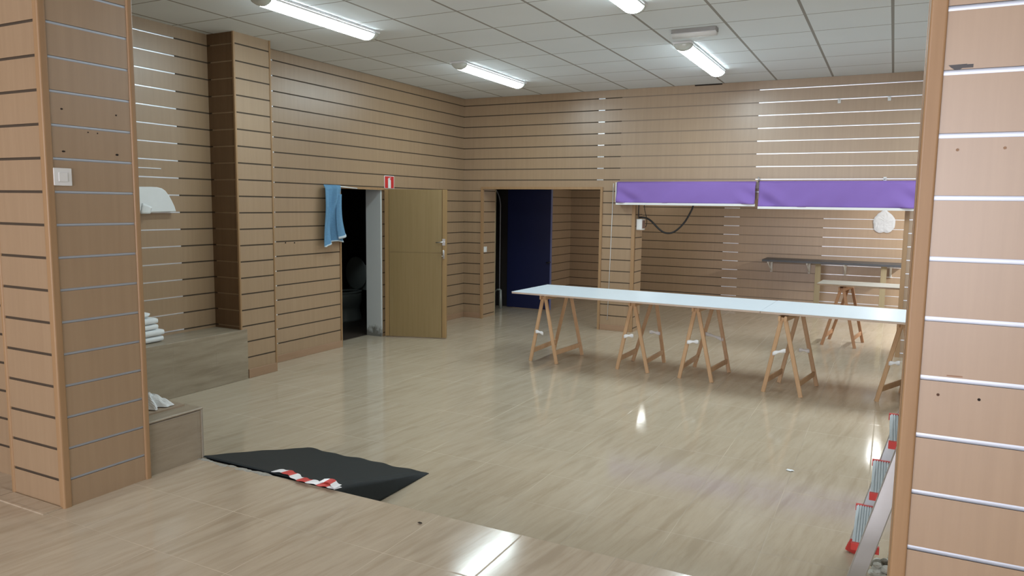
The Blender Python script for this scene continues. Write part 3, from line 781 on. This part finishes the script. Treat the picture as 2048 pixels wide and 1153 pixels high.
MB().bar((.50, ya, .45), (.50, yb, .45), .016, .025).build('rear_brace', ALUL, t)

# rubble heap next to the ladder
x = MB(); rnd = random.Random(11)
for i in range(46):
    cx_, cy_ = .085+rnd.gauss(0, .05), 3.55+rnd.gauss(0, .12); r = rnd.uniform(.012, .036)
    cx_ = max(cx_, .035); cy_ = max(cy_, 3.385); cz = max(0, .09-abs(cy_-3.5)*.2)*rnd.random()+r*.7
    a0 = rnd.random()*6
    n = 7; rings = []
    for q in range(5):
        f = math.sin(math.pi*(q+.5)/5)
        rings.append([(cx_+r*f*math.cos(a0+2*math.pi*k/n)*rnd.uniform(.7, 1.2), cy_+r*f*math.sin(a0+2*math.pi*k/n)*rnd.uniform(.7, 1.2), max(.001, cz-r*.7*math.cos(math.pi*(q+.5)/5))) for k in range(n)])
    x.loft(rings, rnd.choice((0, 0, 1, 1, 2)), smooth=False)
x.build('rubble', [m_plain('white_rubble', (.62, .63, .58), .9), m_plain('grey_rubble', (.25, .24, .2), .9), m_plain('dark_rubble', (.06, .055, .05), .9)],
        label='heap of grey and white rubble on the floor beside the stepladder', cat='rubble', kind='stuff')

# bits in the dark side doorway
t = empty('metal_fitting', (-5.62, 10.38, 0), label='small grey metal fitting on the floor in the dark side doorway', cat='metal fitting')
gm = m_plain('grey_fitting', (.35, .37, .35), .4, .3)
MB().tube([(0, 0, .0), (0, 0, .26), (.04, 0, .30), (.10, .01, .30)], .014).build('pipe', gm, t)
MB().tube([(.10, .01, .0), (.10, .01, .30)], [.028, .018]).build('stem', gm, t)

# holes, scratches and tape marks
def mark(parent_name, loc, shape, label, cat, name, mat=HOLE, group=None, rz=0):
    o = shape.build(name, mat, label=label, cat=cat, group=group); o.location = loc; o.rotation_euler.z = rz; return o
def rp_pt(x, z, d=-.0012):   # point on the right pillar's face, local x
    return (RX+math.cos(RA)*x-math.sin(RA)*d, RY+math.sin(RA)*x+math.cos(RA)*d, z)
def to_face(u, v):
    d = fw+r2*((u-1024)/F_PX)-u2*((v-576.5)/F_PX)
    nrm = Vector((math.sin(RA), -math.cos(RA), 0)); p0 = Vector((RX, RY, 0)); o_ = Vector((0, 0, CAM_Z))
    q = o_+d*((p0-o_).dot(nrm)/d.dot(nrm)); return q
def face_obj(u, v, mb, name, label, cat, mat=HOLE, group=None):
    q = to_face(u, v)+Vector((math.sin(RA), -math.cos(RA), 0))*.0012
    o = mb.build(name, mat, label=label, cat=cat, group=group); o.location = q; o.rotation_euler.z = RA; return o
tp = m_plain('black_tape', (.03, .028, .03), .35)
face_obj(1917, 133, MB().prism([(-.021, .004), (.018, .005), (.012, -.002), (.004, -.007), (-.008, -.007), (-.015, -.002)], 0, .0015, axis='y'), 'tape_piece', 'torn left piece of black tape on the near right pillar', 'tape', tp, 'black tape pieces on the right pillar')
face_obj(1936, 132, MB().box(-.011, .011, 0, .0015, -.004, .004), 'tape_piece', 'square right piece of black tape on the near right pillar', 'tape', tp, 'black tape pieces on the right pillar')
def disc(r, n=12, d=.0012): return MB().prism([(r*math.cos(2*math.pi*k/n), r*math.sin(2*math.pi*k/n)) for k in range(n)], 0, d, axis='y')
def disx(r, rz=None, n=12, d=.0012):
    rz = rz or r
    return MB().prism([(r*math.cos(2*math.pi*k/n), rz*math.sin(2*math.pi*k/n)) for k in range(n)], -.0003, d, axis='x')
pm = m_plain('wood_plug', (.32, .2, .12), .7)
for (u, v, mt, lb) in ((1915, 300, pm, 'left pale screw hole high on the near right pillar'), (2010, 296, pm, 'right pale screw hole high on the near right pillar'),
                       (1876, 790, m_plain('dark_hole', (.1, .05, .03), .8), 'left dark screw hole low on the near right pillar'), (1958, 800, HOLE, 'right dark screw hole low on the near right pillar')):
    face_obj(u, v, disc(.0035), 'screw_hole', lb, 'screw hole', mt, 'screw holes in the right pillar')
face_obj(1909, 753, MB().box(-.017, .017, 0, .0012, -.0012, .0012), 'scratch', 'short horizontal scratch on the near right pillar', 'scratch', m_plain('scratch_wood', (.35, .2, .12), .7))
def to_x(u, v, X):
    d = fw+r2*((u-1024)/F_PX)-u2*((v-576.5)/F_PX)
    return Vector((0, 0, CAM_Z))+d*(X/d.x)
for u, v, w_, h_, lb in ((123, 218, .006, .004, 'upper left black plug mark on near left pillar'), (232, 231, .004, .004, 'upper right black plug mark on near left pillar'),
                         (127, 303, .008, .004, 'lower left black plug mark on near left pillar, above the switch'), (234, 310, .008, .005, 'lower right black plug mark on near left pillar'),
                         (176, 265, .003, .003, 'tiny left nail hole between the plug marks on left pillar'), (195, 267, .003, .003, 'tiny right nail hole between the plug marks on left pillar')):
    o = disx(w_, h_, 8).build('screw_hole', HOLE, label=lb, cat='screw hole', group='holes in the left pillar'); o.location = to_x(u, v, XP)
for u, v, lb in ((571, 486, 'left small hole in the slatted wall below the towel height'), (589, 486, 'right small hole in the slatted wall below the towel height')):
    o = disx(.008).build('screw_hole', HOLE, label=lb, cat='screw hole', group='holes in the left wall'); o.location = to_x(u, v, XL)
# scraps on the floor
for (x_, y_, r, lb) in ((-.48, 4.84, .016, 'tiny white scrap on the tiles right of the lamp reflection'), (-1.83, 2.69, .006, 'tiny dark crumb on the raised floor edge')):
    z = .2 if y_ < 2.8 else 0
    o = crumple(0, 0, 0, r*1.5, r, .006, 3, 6, 5).build('scrap', PAPER if z == 0 else HOLE, label=lb, cat='scrap'); o.location = (x_, y_, z+.001)
